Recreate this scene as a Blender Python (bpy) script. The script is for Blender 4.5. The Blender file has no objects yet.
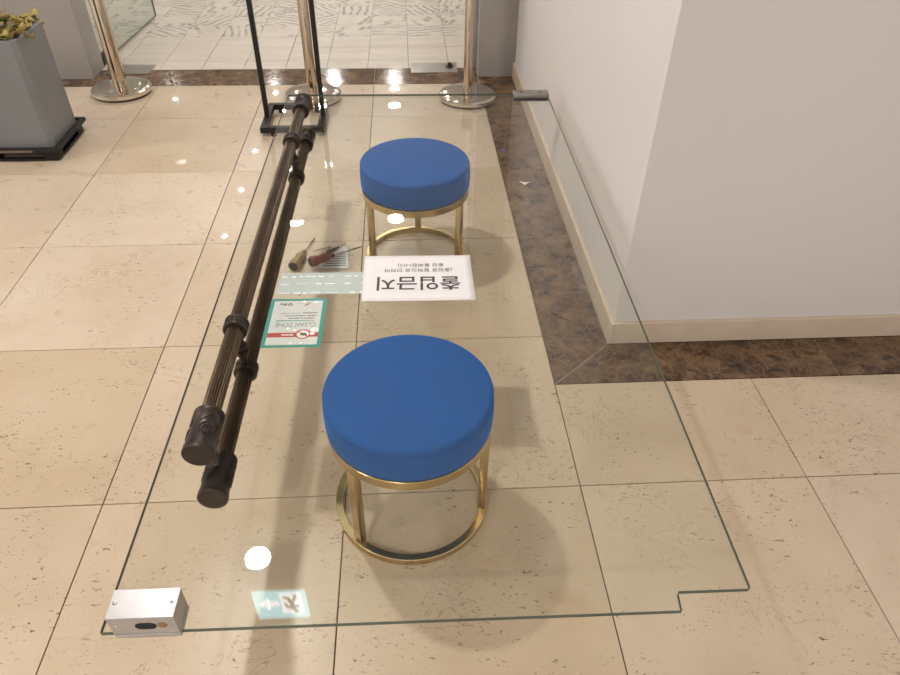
import bpy, bmesh, math, random
from mathutils import Matrix, Vector

random.seed(7)
sc = bpy.context.scene
C = sc.collection
PI = math.pi

# ------------------------------------------------------------------ camera
F_PX, PITCH, YAW, ROLL = 695.35, 0.69732, 0.06947, 0.01699
CAM = Vector((1.3805, -1.1047, 1.4373))
fw = Vector((math.sin(YAW) * math.cos(PITCH), math.cos(YAW) * math.cos(PITCH), -math.sin(PITCH)))
rt = Vector((math.cos(YAW), -math.sin(YAW), 0))
up = rt.cross(fw)
r2 = rt * math.cos(ROLL) + up * math.sin(ROLL)
u2 = -rt * math.sin(ROLL) + up * math.cos(ROLL)
cd = bpy.data.cameras.new('camera')
cam = bpy.data.objects.new('camera', cd)
C.objects.link(cam)
cam.matrix_world = Matrix(((r2.x, u2.x, -fw.x, CAM.x), (r2.y, u2.y, -fw.y, CAM.y),
                           (r2.z, u2.z, -fw.z, CAM.z), (0, 0, 0, 1)))
cd.sensor_fit = 'HORIZONTAL'
cd.sensor_width = 36
cd.lens = 36 * F_PX / 900
cd.clip_start = 0.05
sc.camera = cam

# ------------------------------------------------------------------ world, light levels, exposure
w = bpy.data.worlds.new('world')
sc.world = w
w.use_nodes = True
bg = w.node_tree.nodes['Background']
bg.inputs[0].default_value = (1.0, 0.94, 0.88, 1)
bg.inputs[1].default_value = 0.74
LAMP = 680.0          # radiance of the big ceiling downlights
CLAMP = 270.0         # the corridor downlights
SPOT = 700.0         # radiance of the small corridor spotlights
LAMPCOL = (1.0, 0.95, 0.90)
CEIL = 2.7
sc.view_settings.view_transform = 'Standard'
sc.view_settings.look = 'None'
sc.view_settings.gamma = 1
sc.view_settings.use_curve_mapping = False
sc.view_settings.exposure = 0.27
try:
    sc.cycles.use_denoising = True
    sc.cycles.transparent_max_bounces = 24
    sc.cycles.max_bounces = 10
except Exception:
    pass

# ------------------------------------------------------------------ helpers
def link(o, parent=None):
    C.objects.link(o)
    if parent is not None:
        o.parent = parent
    return o

def obj(name, bm, m, parent=None, smooth=None, loc=None, rot=None):
    me = bpy.data.meshes.new(name)
    bm.normal_update()
    bm.to_mesh(me)
    bm.free()
    if m is not None:
        for mm in (m if isinstance(m, (list, tuple)) else [m]):
            me.materials.append(mm)
    if smooth is not None:
        for p in me.polygons:
            p.use_smooth = True
        me.set_sharp_from_angle(angle=math.radians(smooth))
    o = bpy.data.objects.new(name, me)
    if loc is not None:
        o.location = loc
    if rot is not None:
        o.rotation_euler = rot
    return link(o, parent)

def tag(o, label=None, cat=None, group=None, kind=None):
    if label: o['label'] = label
    if cat: o['category'] = cat
    if group: o['group'] = group
    if kind: o['kind'] = kind
    return o

def thing(name, label, cat, loc=(0, 0, 0), rz=0, group=None):
    o = bpy.data.objects.new(name, None)
    o.empty_display_size = 0.05
    o.location = loc
    o.rotation_euler = (0, 0, rz)
    link(o)
    return tag(o, label, cat, group)

def copy_tree(o, parent=None):
    c = o.copy()
    C.objects.link(c)
    c.parent = parent
    for ch in list(o.children):
        copy_tree(ch, c)
    return c

def box(bm, x0, x1, y0, y1, z0, z1, bevel=0, seg=2, mi=0):
    r = bmesh.ops.create_cube(bm, size=1)
    vs = r['verts']
    for v in vs:
        v.co = Vector(((x0 + x1) / 2 + v.co.x * (x1 - x0), (y0 + y1) / 2 + v.co.y * (y1 - y0),
                       (z0 + z1) / 2 + v.co.z * (z1 - z0)))
    fs = set(f for v in vs for f in v.link_faces)
    for f in fs:
        f.material_index = mi
    if bevel:
        es = list(set(e for v in vs for e in v.link_edges))
        bmesh.ops.bevel(bm, geom=es, offset=bevel, segments=seg, profile=0.5, affect='EDGES')
    return bm

def B(*a, **k):
    return box(bmesh.new(), *a, **k)

def lathe(bm, prof, seg=48, M=None, close=True):
    """prof: list of (r, z); spun round z, then moved by M. Zero radius closes the end."""
    rings = []
    for r, z in prof:
        if r < 1e-6:
            rings.append([bm.verts.new((0, 0, z))])
        else:
            rings.append([bm.verts.new((r * math.cos(2 * PI * k / seg), r * math.sin(2 * PI * k / seg), z)) for k in range(seg)])
    for a, b in zip(rings, rings[1:]):
        for k in range(seg):
            k2 = (k + 1) % seg
            if len(a) == 1 and len(b) == 1:
                continue
            if len(a) == 1:
                bm.faces.new((a[0], b[k2], b[k]))
            elif len(b) == 1:
                bm.faces.new((a[k], a[k2], b[0]))
            else:
                bm.faces.new((a[k], a[k2], b[k2], b[k]))
    if M is not None:
        bmesh.ops.transform(bm, matrix=M, verts=[v for r in rings for v in r])
    bmesh.ops.recalc_face_normals(bm, faces=list(bm.faces))
    return bm

def tube(bm, pts, r, seg=8, closed=False, flat=1.0):
    """a round bar along a list of points"""
    pts = [Vector(p) for p in pts]
    n = len(pts)
    rings = []
    prev = None
    for i, p in enumerate(pts):
        if closed:
            t = pts[(i + 1) % n] - pts[(i - 1) % n]
        else:
            t = pts[min(i + 1, n - 1)] - pts[max(i - 1, 0)]
        t.normalize()
        if prev is None:
            a = Vector((0, 0, 1)) if abs(t.z) < 0.9 else Vector((1, 0, 0))
            nrm = t.cross(a).normalized()
        else:
            nrm = (prev - t * prev.dot(t)).normalized()
        prev = nrm
        bn = t.cross(nrm)
        rr = r[i] if isinstance(r, (list, tuple)) else r
        rings.append([bm.verts.new(p + (nrm * math.cos(2 * PI * k / seg) + bn * math.sin(2 * PI * k / seg) * flat) * rr) for k in range(seg)])
    m = n if closed else n - 1
    for i in range(m):
        a, b = rings[i], rings[(i + 1) % n]
        for k in range(seg):
            bm.faces.new((a[k], a[(k + 1) % seg], b[(k + 1) % seg], b[k]))
    if not closed:
        bm.faces.new(list(reversed(rings[0])))
        bm.faces.new(rings[-1])
    bmesh.ops.recalc_face_normals(bm, faces=list(bm.faces))
    return bm

def prism(bm, poly, z0, z1):
    a = [bm.verts.new((x, y, z0)) for x, y in poly]
    b = [bm.verts.new((x, y, z1)) for x, y in poly]
    n = len(poly)
    bm.faces.new(list(reversed(a)))
    bm.faces.new(b)
    for k in range(n):
        bm.faces.new((a[k], a[(k + 1) % n], b[(k + 1) % n], b[k]))
    bmesh.ops.recalc_face_normals(bm, faces=list(bm.faces))
    return bm

# ------------------------------------------------------------------ materials
MATS = {}
def mat(name):
    m = bpy.data.materials.new(name)
    m.use_nodes = True
    MATS[name] = m
    nt = m.node_tree
    return m, nt, nt.nodes['Principled BSDF']

def N(nt, typ, **kw):
    n = nt.nodes.new(typ)
    for k, v in kw.items():
        if k.startswith('i_'):
            key = k[2:]
            key = int(key) if key.isdigit() else key.replace('_', ' ')
            n.inputs[key].default_value = v
        else:
            setattr(n, k, v)
    return n

def L(nt, a, b):
    nt.links.new(a, b)

def ramp(nt, fac, stops, interp='LINEAR'):
    n = nt.nodes.new('ShaderNodeValToRGB')
    n.color_ramp.interpolation = interp
    e = n.color_ramp.elements
    while len(e) < len(stops):
        e.new(0.5)
    for el, (p, c) in zip(e, stops):
        el.position = p
        el.color = (*c, 1) if len(c) == 3 else c
    L(nt, fac, n.inputs[0])
    return n.outputs[0]

def mixc(nt, fac, a, b, mode='MIX'):
    n = nt.nodes.new('ShaderNodeMix')
    n.data_type = 'RGBA'
    n.blend_type = mode
    for s, v in ((n.inputs[0], fac), (n.inputs[6], a), (n.inputs[7], b)):
        if hasattr(v, 'is_output'):
            L(nt, v, s)
        elif isinstance(v, (int, float)):
            s.default_value = v
        else:
            s.default_value = (*v, 1)
    return n.outputs[2]

def math_(nt, op, a, b=None):
    n = nt.nodes.new('ShaderNodeMath')
    n.operation = op
    for s, v in zip(n.inputs, (a, b)):
        if v is None: continue
        if hasattr(v, 'is_output'): L(nt, v, s)
        else: s.default_value = v
    return n.outputs[0]

def noise(nt, vec, scale, detail=3, rough=0.5, dist=0.0):
    n = N(nt, 'ShaderNodeTexNoise')
    n.inputs['Scale'].default_value = scale
    n.inputs['Detail'].default_value = detail
    n.inputs['Roughness'].default_value = rough
    n.inputs['Distortion'].default_value = dist
    if vec is not None: L(nt, vec, n.inputs['Vector'])
    return n.outputs['Fac']

def world_pos(nt, per_object=0.0):
    g = N(nt, 'ShaderNodeNewGeometry')
    if not per_object:
        return g.outputs['Position']
    oi = N(nt, 'ShaderNodeObjectInfo')
    s = math_(nt, 'MULTIPLY', oi.outputs['Random'], per_object)
    cx = N(nt, 'ShaderNodeCombineXYZ')
    for k in range(3): L(nt, s, cx.inputs[k])
    a = N(nt, 'ShaderNodeVectorMath', operation='ADD')
    L(nt, g.outputs['Position'], a.inputs[0]); L(nt, cx.outputs[0], a.inputs[1])
    return a.outputs[0]

def plain(name, col, rough=0.5, metal=0.0, var=0.06, vscale=25.0, bump=0.0, bscale=200.0, coat=0.0, spec=None):
    """a plain procedural surface: base colour with a little grain"""
    m, nt, b = mat(name)
    tc = N(nt, 'ShaderNodeTexCoord')
    f = noise(nt, tc.outputs['Object'], vscale, 4)
    hi = tuple(min(1, c * (1 + var)) for c in col)
    lo = tuple(c * (1 - var) for c in col)
    L(nt, ramp(nt, f, [(0.3, lo), (0.7, hi)]), b.inputs['Base Color'])
    b.inputs['Roughness'].default_value = rough
    b.inputs['Metallic'].default_value = metal
    if coat: b.inputs['Coat Weight'].default_value = coat
    if spec is not None: b.inputs['Specular IOR Level'].default_value = spec
    if bump:
        bn = N(nt, 'ShaderNodeBump')
        bn.inputs['Strength'].default_value = bump
        bn.inputs['Distance'].default_value = 0.002
        L(nt, noise(nt, tc.outputs['Object'], bscale, 2), bn.inputs['Height'])
        L(nt, bn.outputs[0], b.inputs['Normal'])
    return m

def emit(name, col, strength):
    m, nt, b = mat(name)
    b.inputs['Base Color'].default_value = (0.8, 0.8, 0.8, 1)
    b.inputs['Emission Color'].default_value = (*col, 1)
    b.inputs['Emission Strength'].default_value = strength
    return m

# beige limestone tile
def make_beige():
    m, nt, b = mat('beige_limestone')
    P = world_pos(nt, 37.0)
    oi = N(nt, 'ShaderNodeObjectInfo')
    cloud = noise(nt, P, 2.6, 5, 0.6)
    base = ramp(nt, cloud, [(0.28, (0.545, 0.435, 0.31)), (0.5, (0.61, 0.50, 0.37)), (0.75, (0.665, 0.56, 0.435))])
    tv = ramp(nt, oi.outputs['Random'], [(0, (0.93, 0.905, 0.86)), (1, (1.06, 1.08, 1.13))])
    base = mixc(nt, 1.0, base, tv, 'MULTIPLY')
    # rusty stains
    st = noise(nt, P, 5.0, 3)
    st = ramp(nt, st, [(0.66, (0, 0, 0)), (0.78, (1, 1, 1))])
    stain = math_(nt, 'MULTIPLY', st, 0.35)
    base = mixc(nt, stain, base, (0.46, 0.28, 0.15))
    # short dark fossil flecks, in loose clusters
    mp = N(nt, 'ShaderNodeMapping')
    mp.inputs['Scale'].default_value = (1, 2.0, 1)
    mp.inputs['Rotation'].default_value = (0, 0, 0.35)
    L(nt, P, mp.inputs['Vector'])
    fl = noise(nt, mp.outputs[0], 66, 3.0, 0.6, 0.9)
    fl = ramp(nt, fl, [(0.625, (0, 0, 0)), (0.67, (1, 1, 1))])
    cm = ramp(nt, noise(nt, P, 6.5, 2), [(0.45, (0, 0, 0)), (0.55, (1, 1, 1))])
    base = mixc(nt, math_(nt, 'MULTIPLY', math_(nt, 'MULTIPLY', fl, cm), 0.9), base, (0.13, 0.085, 0.055))
    # hairline veins
    v = noise(nt, P, 9, 4, 0.6, 1.2)
    v = math_(nt, 'ABSOLUTE', math_(nt, 'SUBTRACT', v, 0.5))
    v = ramp(nt, v, [(0.0, (1, 1, 1)), (0.010, (0, 0, 0))])
    vm = ramp(nt, noise(nt, P, 3.5, 2), [(0.5, (0, 0, 0)), (0.62, (1, 1, 1))])
    base = mixc(nt, math_(nt, 'MULTIPLY', math_(nt, 'MULTIPLY', v, vm), 0.75), base, (0.33, 0.24, 0.16))
    L(nt, base, b.inputs['Base Color'])
    L(nt, ramp(nt, noise(nt, P, 12, 3), [(0.3, (0.27, 0.27, 0.27)), (0.8, (0.36, 0.36, 0.36))]), b.inputs['Roughness'])
    b.inputs['Specular IOR Level'].default_value = 0.35
    # worn polish: matt seen from above, glossy at a low angle
    lw = N(nt, 'ShaderNodeLayerWeight'); lw.inputs['Blend'].default_value = 0.5
    L(nt, ramp(nt, lw.outputs['Facing'], [(0.38, (0, 0, 0)), (0.62, (0.6, 0.6, 0.6))]), b.inputs['Coat Weight'])
    b.inputs['Coat Roughness'].default_value = 0.02
    return m

def make_brown():
    m, nt, b = mat('brown_marble')
    P = world_pos(nt, 23.0)
    vz = N(nt, 'ShaderNodeTexVoronoi', feature='DISTANCE_TO_EDGE')
    vz.inputs['Scale'].default_value = 24
    wv = N(nt, 'ShaderNodeVectorMath', operation='ADD')
    nn = N(nt, 'ShaderNodeTexNoise'); nn.inputs['Scale'].default_value = 9; nn.inputs['Detail'].default_value = 4
    sc_ = N(nt, 'ShaderNodeVectorMath', operation='SCALE'); sc_.inputs['Scale'].default_value = 0.10
    L(nt, P, nn.inputs['Vector']); L(nt, nn.outputs['Color'], sc_.inputs[0])
    L(nt, P, wv.inputs[0]); L(nt, sc_.outputs[0], wv.inputs[1]); L(nt, wv.outputs[0], vz.inputs['Vector'])
    cl = noise(nt, P, 11, 6, 0.7)
    base = ramp(nt, cl, [(0.30, (0.028, 0.014, 0.008)), (0.42, (0.075, 0.038, 0.018)), (0.55, (0.14, 0.078, 0.036)), (0.72, (0.26, 0.155, 0.075))])
    vein = ramp(nt, vz.outputs['Distance'], [(0.0, (1, 1, 1)), (0.10, (0, 0, 0))])
    base = mixc(nt, math_(nt, 'MULTIPLY', vein, 0.5), base, (0.24, 0.15, 0.085))
    fine = noise(nt, P, 26, 3, 0.5, 1.5)
    fine = math_(nt, 'ABSOLUTE', math_(nt, 'SUBTRACT', fine, 0.5))
    fine = ramp(nt, fine, [(0.0, (1, 1, 1)), (0.012, (0, 0, 0))])
    base = mixc(nt, math_(nt, 'MULTIPLY', fine, 0.35), base, (0.42, 0.33, 0.25))
    dk = ramp(nt, noise(nt, P, 16, 4, 0.6, 0.4), [(0.56, (0, 0, 0)), (0.62, (1, 1, 1))])
    base = mixc(nt, math_(nt, 'MULTIPLY', dk, 0.75), base, (0.022, 0.012, 0.008))
    L(nt, base, b.inputs['Base Color'])
    b.inputs['Roughness'].default_value = 0.12
    return m

def make_print_tile():
    """pale matt tile with grey vintage print, a different piece of it on each tile"""
    m, nt, b = mat('printed_tile')
    tc = N(nt, 'ShaderNodeTexCoord')
    oi = N(nt, 'ShaderNodeObjectInfo')
    R = oi.outputs['Random']
    off = N(nt, 'ShaderNodeCombineXYZ')
    L(nt, math_(nt, 'MULTIPLY', R, 31.0), off.inputs[0]); L(nt, math_(nt, 'MULTIPLY', R, 17.0), off.inputs[1])
    ad = N(nt, 'ShaderNodeVectorMath', operation='ADD')
    L(nt, tc.outputs['Object'], ad.inputs[0]); L(nt, off.outputs[0], ad.inputs[1])
    P = ad.outputs[0]
    rot = N(nt, 'ShaderNodeVectorRotate', rotation_type='Z_AXIS')
    L(nt, P, rot.inputs['Vector']); L(nt, math_(nt, 'MULTIPLY', R, 40.0), rot.inputs['Angle'])
    br = N(nt, 'ShaderNodeTexBrick')
    br.inputs['Scale'].default_value = 6.0
    br.inputs['Mortar Size'].default_value = 0.03
    br.inputs['Color1'].default_value = (0, 0, 0, 1)
    br.inputs['Color2'].default_value = (1, 1, 1, 1)
    br.inputs['Mortar'].default_value = (0.1, 0.1, 0.1, 1)
    L(nt, rot.outputs[0], br.inputs['Vector'])
    blocks = ramp(nt, br.outputs['Color'], [(0.62, (0, 0, 0)), (0.7, (1, 1, 1))])
    wv = N(nt, 'ShaderNodeTexWave')
    wv.inputs['Scale'].default_value = 6
    wv.inputs['Distortion'].default_value = 4
    wv.inputs['Detail'].default_value = 3
    L(nt, rot.outputs[0], wv.inputs['Vector'])
    lines = ramp(nt, wv.outputs['Fac'], [(0.62, (0, 0, 0)), (0.8, (1, 1, 1))])
    R2 = math_(nt, 'FRACT', math_(nt, 'MULTIPLY', R, 7.31))
    sel = ramp(nt, R2, [(0.0, (0, 0, 0)), (0.5, (1, 1, 1))], 'CONSTANT')
    pat = mixc(nt, sel, blocks, lines)
    wear = ramp(nt, noise(nt, P, 9, 4), [(0.36, (0, 0, 0)), (0.5, (1, 1, 1))])
    pat = math_(nt, 'MULTIPLY', math_(nt, 'MULTIPLY', pat, wear), 0.9)
    grain = noise(nt, P, 8, 4)
    base = ramp(nt, grain, [(0.3, (0.58, 0.525, 0.45)), (0.7, (0.66, 0.605, 0.53))])
    L(nt, mixc(nt, pat, base, (0.30, 0.275, 0.25)), b.inputs['Base Color'])
    b.inputs['Roughness'].default_value = 0.4
    return m

def make_pale_tile():
    m, nt, b = mat('pale_corridor_tile')
    P = world_pos(nt, 11.0)
    mp = N(nt, 'ShaderNodeMapping'); mp.inputs['Scale'].default_value = (0.5, 3, 1)
    L(nt, P, mp.inputs['Vector'])
    L(nt, ramp(nt, noise(nt, mp.outputs[0], 6, 5), [(0.3, (0.57, 0.51, 0.44)), (0.7, (0.67, 0.61, 0.53))]), b.inputs['Base Color'])
    b.inputs['Roughness'].default_value = 0.35
    return m

def make_speckled():
    m, nt, b = mat('speckled_grey_stone')
    P = world_pos(nt)
    a = noise(nt, P, 70, 3)
    base = ramp(nt, noise(nt, P, 3, 3), [(0.3, (0.31, 0.285, 0.265)), (0.7, (0.36, 0.33, 0.31))])
    sp = ramp(nt, a, [(0.66, (0, 0, 0)), (0.72, (1, 1, 1))])
    L(nt, mixc(nt, math_(nt, 'MULTIPLY', sp, 0.45), base, (0.24, 0.21, 0.19)), b.inputs['Base Color'])
    b.inputs['Roughness'].default_value = 0.35
    return m

def make_paint(name, col):
    m, nt, b = mat(name)
    P = world_pos(nt)
    f = noise(nt, P, 1.4, 4)
    base = ramp(nt, f, [(0.3, tuple(c * 0.975 for c in col)), (0.7, col)])
    sc1 = noise(nt, P, 5, 3, 0.5, 2.0)
    sc1 = math_(nt, 'ABSOLUTE', math_(nt, 'SUBTRACT', sc1, 0.5))
    sc1 = ramp(nt, sc1, [(0.0, (1, 1, 1)), (0.003, (0, 0, 0))])
    mk = ramp(nt, noise(nt, P, 7.0, 2), [(0.68, (0, 0, 0)), (0.72, (1, 1, 1))])
    L(nt, mixc(nt, math_(nt, 'MULTIPLY', math_(nt, 'MULTIPLY', sc1, mk), 0.5), base, tuple(c * 0.5 for c in col)), b.inputs['Base Color'])
    b.inputs['Roughness'].default_value = 0.55
    bn = N(nt, 'ShaderNodeBump'); bn.inputs['Strength'].default_value = 0.06; bn.inputs['Distance'].default_value = 0.001
    L(nt, noise(nt, P, 350, 2), bn.inputs['Height']); L(nt, bn.outputs[0], b.inputs['Normal'])
    return m

def make_glass(name, tint, edge=False):
    """thin tinted sheet glass: mirror reflection by angle, the rest passes straight through"""
    m = bpy.data.materials.new(name)
    m.use_nodes = True
    MATS[name] = m
    nt = m.node_tree
    nt.nodes.remove(nt.nodes['Principled BSDF'])
    out = nt.nodes['Material Output']
    tr = N(nt, 'ShaderNodeBsdfTransparent')
    f = noise(nt, world_pos(nt), 5, 2)
    L(nt, ramp(nt, f, [(0.3, tuple(c * 0.997 for c in tint)), (0.7, tint)]), tr.inputs['Color'])
    gl = N(nt, 'ShaderNodeBsdfGlossy')
    gl.inputs['Roughness'].default_value = 0.0
    lw = N(nt, 'ShaderNodeLayerWeight'); lw.inputs['Blend'].default_value = 0.5
    fac = math_(nt, 'ADD', math_(nt, 'MULTIPLY', math_(nt, 'POWER', lw.outputs['Facing'], 5.0), 0.95), 0.042)
    mx = N(nt, 'ShaderNodeMixShader')
    L(nt, fac, mx.inputs[0]); L(nt, tr.outputs[0], mx.inputs[1]); L(nt, gl.outputs[0], mx.inputs[2])
    L(nt, mx.outputs[0], out.inputs['Surface'])
    return m

def make_film(name, col, opacity):
    m = bpy.data.materials.new(name)
    m.use_nodes = True
    nt = m.node_tree
    nt.nodes.remove(nt.nodes['Principled BSDF'])
    out = nt.nodes['Material Output']
    tr = N(nt, 'ShaderNodeBsdfTransparent')
    df = N(nt, 'ShaderNodeBsdfDiffuse'); 
    P = world_pos(nt)
    L(nt, ramp(nt, noise(nt, P, 40, 3), [(0.3, tuple(c * 0.94 for c in col)), (0.7, col)]), df.inputs['Color'])
    mx = N(nt, 'ShaderNodeMixShader'); mx.inputs[0].default_value = opacity
    L(nt, tr.outputs[0], mx.inputs[1]); L(nt, df.outputs[0], mx.inputs[2])
    L(nt, mx.outputs[0], out.inputs['Surface'])
    return m

def make_velvet():
    m, nt, b = mat('blue_velvet')
    tc = N(nt, 'ShaderNodeTexCoord')
    f = noise(nt, tc.outputs['Object'], 9, 4)
    L(nt, ramp(nt, f, [(0.3, (0.009, 0.100, 0.37)), (0.7, (0.011, 0.115, 0.42))]), b.inputs['Base Color'])
    b.inputs['Roughness'].default_value = 0.75
    b.inputs['Sheen Weight'].default_value = 0.9
    b.inputs['Specular IOR Level'].default_value = 0.2
    b.inputs['Sheen Roughness'].default_value = 0.3
    b.inputs['Sheen Tint'].default_value = (0.06, 0.30, 0.95, 1)
    bn = N(nt, 'ShaderNodeBump'); bn.inputs['Strength'].default_value = 0.15; bn.inputs['Distance'].default_value = 0.001
    L(nt, noise(nt, tc.outputs['Object'], 500, 2), bn.inputs['Height']); L(nt, bn.outputs[0], b.inputs['Normal'])
    return m

def make_leaf(name, c1, c2):
    m, nt, b = mat(name)
    P = world_pos(nt, 5.0)
    L(nt, ramp(nt, noise(nt, P, 22, 4), [(0.35, c1), (0.6, c2)]), b.inputs['Base Color'])
    b.inputs['Roughness'].default_value = 0.5
    return m

beige = make_beige()
brown = make_brown()
printed = make_print_tile()
pale = make_pale_tile()
speck = make_speckled()
white_paint = make_paint('white_paint', (0.72, 0.685, 0.68))
ceil_paint = make_paint('ceiling_paint', (0.72, 0.69, 0.65))
skirt = plain('beige_skirting_stone', (0.66, 0.545, 0.43), 0.3, var=0.05, vscale=14)
grout = plain('dark_grout', (0.07, 0.052, 0.038), 0.9)
pale_grout = plain('grey_grout', (0.17, 0.15, 0.13), 0.9)
glass = make_glass('door_glass', (0.977, 0.986, 0.971))
glass_edge = plain('green_glass_edge', (0.07, 0.09, 0.065), 0.15, var=0.25, vscale=4)
bronze = plain('fluted_bronze', (0.125, 0.086, 0.058), 0.36, 0.85, var=0.2, vscale=12)
dark_bronze = plain('dark_bronze', (0.055, 0.042, 0.037), 0.42, 0.7, var=0.25, vscale=30)
velvet = make_velvet()
gold = plain('brushed_gold', (0.54, 0.42, 0.22), 0.24, 1.0, var=0.08, vscale=18)
chrome = plain('polished_steel', (0.72, 0.68, 0.62), 0.08, 1.0, var=0.04, vscale=9)
champagne = plain('champagne_steel', (0.60, 0.49, 0.36), 0.12, 1.0, var=0.05, vscale=9)
alu = plain('satin_aluminium', (0.50, 0.495, 0.51), 0.38, 0.85, var=0.03, vscale=40)
alu_dark = plain('brushed_nickel', (0.33, 0.31, 0.29), 0.35, 0.9, var=0.1, vscale=40)
steel = plain('screw_steel', (0.45, 0.43, 0.40), 0.3, 1.0)
black_metal = plain('black_powder_coat', (0.012, 0.011, 0.011), 0.45, 0.0, bump=0.1, spec=0.3)
rubber = plain('black_rubber', (0.012, 0.012, 0.012), 0.7)
black_plastic = plain('black_plastic', (0.013, 0.012, 0.011), 0.5, spec=0.3)
void = plain('dark_hollow', (0.012, 0.012, 0.012), 0.8)
paper = plain('white_paper', (0.82, 0.80, 0.82), 0.7, var=0.015)
ink = plain('dark_grey_ink', (0.055, 0.052, 0.055), 0.7)
ink_soft = plain('pale_grey_ink', (0.10, 0.095, 0.10), 0.7)
film = make_film('frosted_film', (0.60, 0.70, 0.68), 0.72)
teal = plain('teal_print', (0.035, 0.27, 0.225), 0.4)
sticker_white = plain('sticker_base', (0.60, 0.63, 0.60), 0.4)
sticker_dot = plain('sticker_white_dot', (0.85, 0.88, 0.85), 0.4)
sticker_grey = plain('sticker_grey_print', (0.15, 0.24, 0.21), 0.5)
sticker_black = plain('sticker_black_print', (0.03, 0.035, 0.035), 0.5)
sticker_mid = plain('sticker_small_print', (0.07, 0.08, 0.075), 0.5)
red_print = plain('red_print', (0.42, 0.05, 0.035), 0.45)
orange_print = plain('orange_print', (0.40, 0.22, 0.11), 0.45)
tub_grey = plain('grey_planter_plastic', (0.185, 0.19, 0.195), 0.42, var=0.05, vscale=6)
scuff = plain('pale_scuff', (0.5, 0.5, 0.5), 0.6)
soil = plain('dark_soil', (0.03, 0.02, 0.012), 0.95, var=0.4, vscale=60, bump=0.6, bscale=90)
leafs = [make_leaf('leaf_yellow', (0.24, 0.19, 0.045), (0.42, 0.32, 0.10)),
         make_leaf('leaf_olive', (0.10, 0.10, 0.025), (0.26, 0.21, 0.06)),
         make_leaf('leaf_brown', (0.20, 0.12, 0.055), (0.36, 0.24, 0.12)),
         make_leaf('leaf_green', (0.035, 0.06, 0.012), (0.10, 0.13, 0.03))]
amber = plain('amber_handle', (0.33, 0.23, 0.095), 0.35, var=0.15)
red_handle = plain('red_handle', (0.20, 0.035, 0.03), 0.4, var=0.15)
black_grip = plain('black_grip', (0.03, 0.028, 0.03), 0.5)
bag_film = make_film('clear_plastic_bag', (0.75, 0.76, 0.76), 0.14)
bag_print = plain('leaflet_print', (0.16, 0.19, 0.25), 0.6, var=0.5, vscale=60)
lamp_glow = emit('lamp_glow', LAMPCOL, LAMP)
corr_glow = emit('corridor_lamp_glow', LAMPCOL, CLAMP)
spot_glow = emit('spot_glow', (1, 0.95, 0.88), SPOT)
lamp_trim = plain('white_lamp_trim', (0.8, 0.79, 0.77), 0.4)
sign_green = emit('sign_glow_green', (0.20, 0.80, 0.97), 5.5)
sign_white = emit('sign_glow_white', (0.85, 0.90, 1.0), 7.5)
blue_bit = plain('blue_plastic_scrap', (0.05, 0.10, 0.42), 0.5)

# ------------------------------------------------------------------ text as flat mesh
def text_mesh(body, width, height, thick=0.0, weight=0.0):
    cu = bpy.data.curves.new('lettering', 'FONT')
    cu.body = body
    cu.size = 1.0
    cu.offset = weight
    cu.resolution_u = 4
    ob = bpy.data.objects.new('lettering', cu)
    C.objects.link(ob)
    dg = bpy.context.evaluated_depsgraph_get()
    dg.update()
    me = bpy.data.meshes.new_from_object(ob.evaluated_get(dg))
    bpy.data.objects.remove(ob)
    xs = [v.co.x for v in me.vertices]; ys = [v.co.y for v in me.vertices]
    x0, x1, y0, y1 = min(xs), max(xs), min(ys), max(ys)
    sx = width / (x1 - x0)
    sy = height / (y1 - y0)
    for v in me.vertices:
        v.co = Vector(((v.co.x - (x0 + x1) / 2) * sx, (v.co.y - (y0 + y1) / 2) * sy, 0))
    me.materials.clear()
    return me

def text(name, body, width, height, m, parent, loc, rz=0, weight=0.0, rx=0):
    me = text_mesh(body, width, height, weight=weight)
    me.materials.append(m)
    o = bpy.data.objects.new(name, me)
    o.location = loc
    o.rotation_euler = (rx, 0, rz)
    return link(o, parent)

# ================================================================== SETTING
# ---- lobby floor: dark bed, beige tiles, brown marble border
floor = obj('floor', B(-3.6, 5.4, -3.0, 3.12, -0.06, -0.004), grout)
tag(floor, kind='structure')
GAP = 0.0028
_tiles = {}
def tile_mesh(name, sx, sy, m, t=0.004, bev=0.0008):
    key = (name, round(sx, 4), round(sy, 4), m.name)
    if key not in _tiles:
        bm = B(-sx / 2, sx / 2, -sy / 2, sy / 2, -t, 0)
        es = [e for e in bm.edges if all(v.co.z > -t / 2 for v in e.verts)]
        bmesh.ops.bevel(bm, geom=es, offset=bev, segments=1, affect='EDGES')
        me = bpy.data.meshes.new(name)
        bm.normal_update(); bm.to_mesh(me); bm.free()
        me.materials.append(m)
        _tiles[key] = me
    return _tiles[key]

def lay(name, x0, x1, y0, y1, m, parent, gap=GAP, dz=0.0):
    me = tile_mesh(name, x1 - x0 - gap, y1 - y0 - gap, m)
    o = bpy.data.objects.new(name, me)
    o.location = ((x0 + x1) / 2, (y0 + y1) / 2, dz)
    return link(o, parent)

BX0, BX1 = 1.8, 2.0           # border beside the white wall
BY0, BY1 = 0.376, 0.552       # border in front of the facing wall
TH0, TH1 = 2.858, 3.12        # threshold band in the doorway
for i in range(-6, 9):
    for j in range(-5, 5):
        x0, x1 = i * 0.6, (i + 1) * 0.6
        y0, y1 = j * 0.6, min((j + 1) * 0.6, TH0)
        if x0 >= BX0 - 1e-6:
            if y0 >= BY0: continue
            y1 = min(y1, BY0)
        lay('floor_tile', x0, x1, y0, y1, beige, floor, dz=random.uniform(-0.0003, 0.0))
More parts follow.
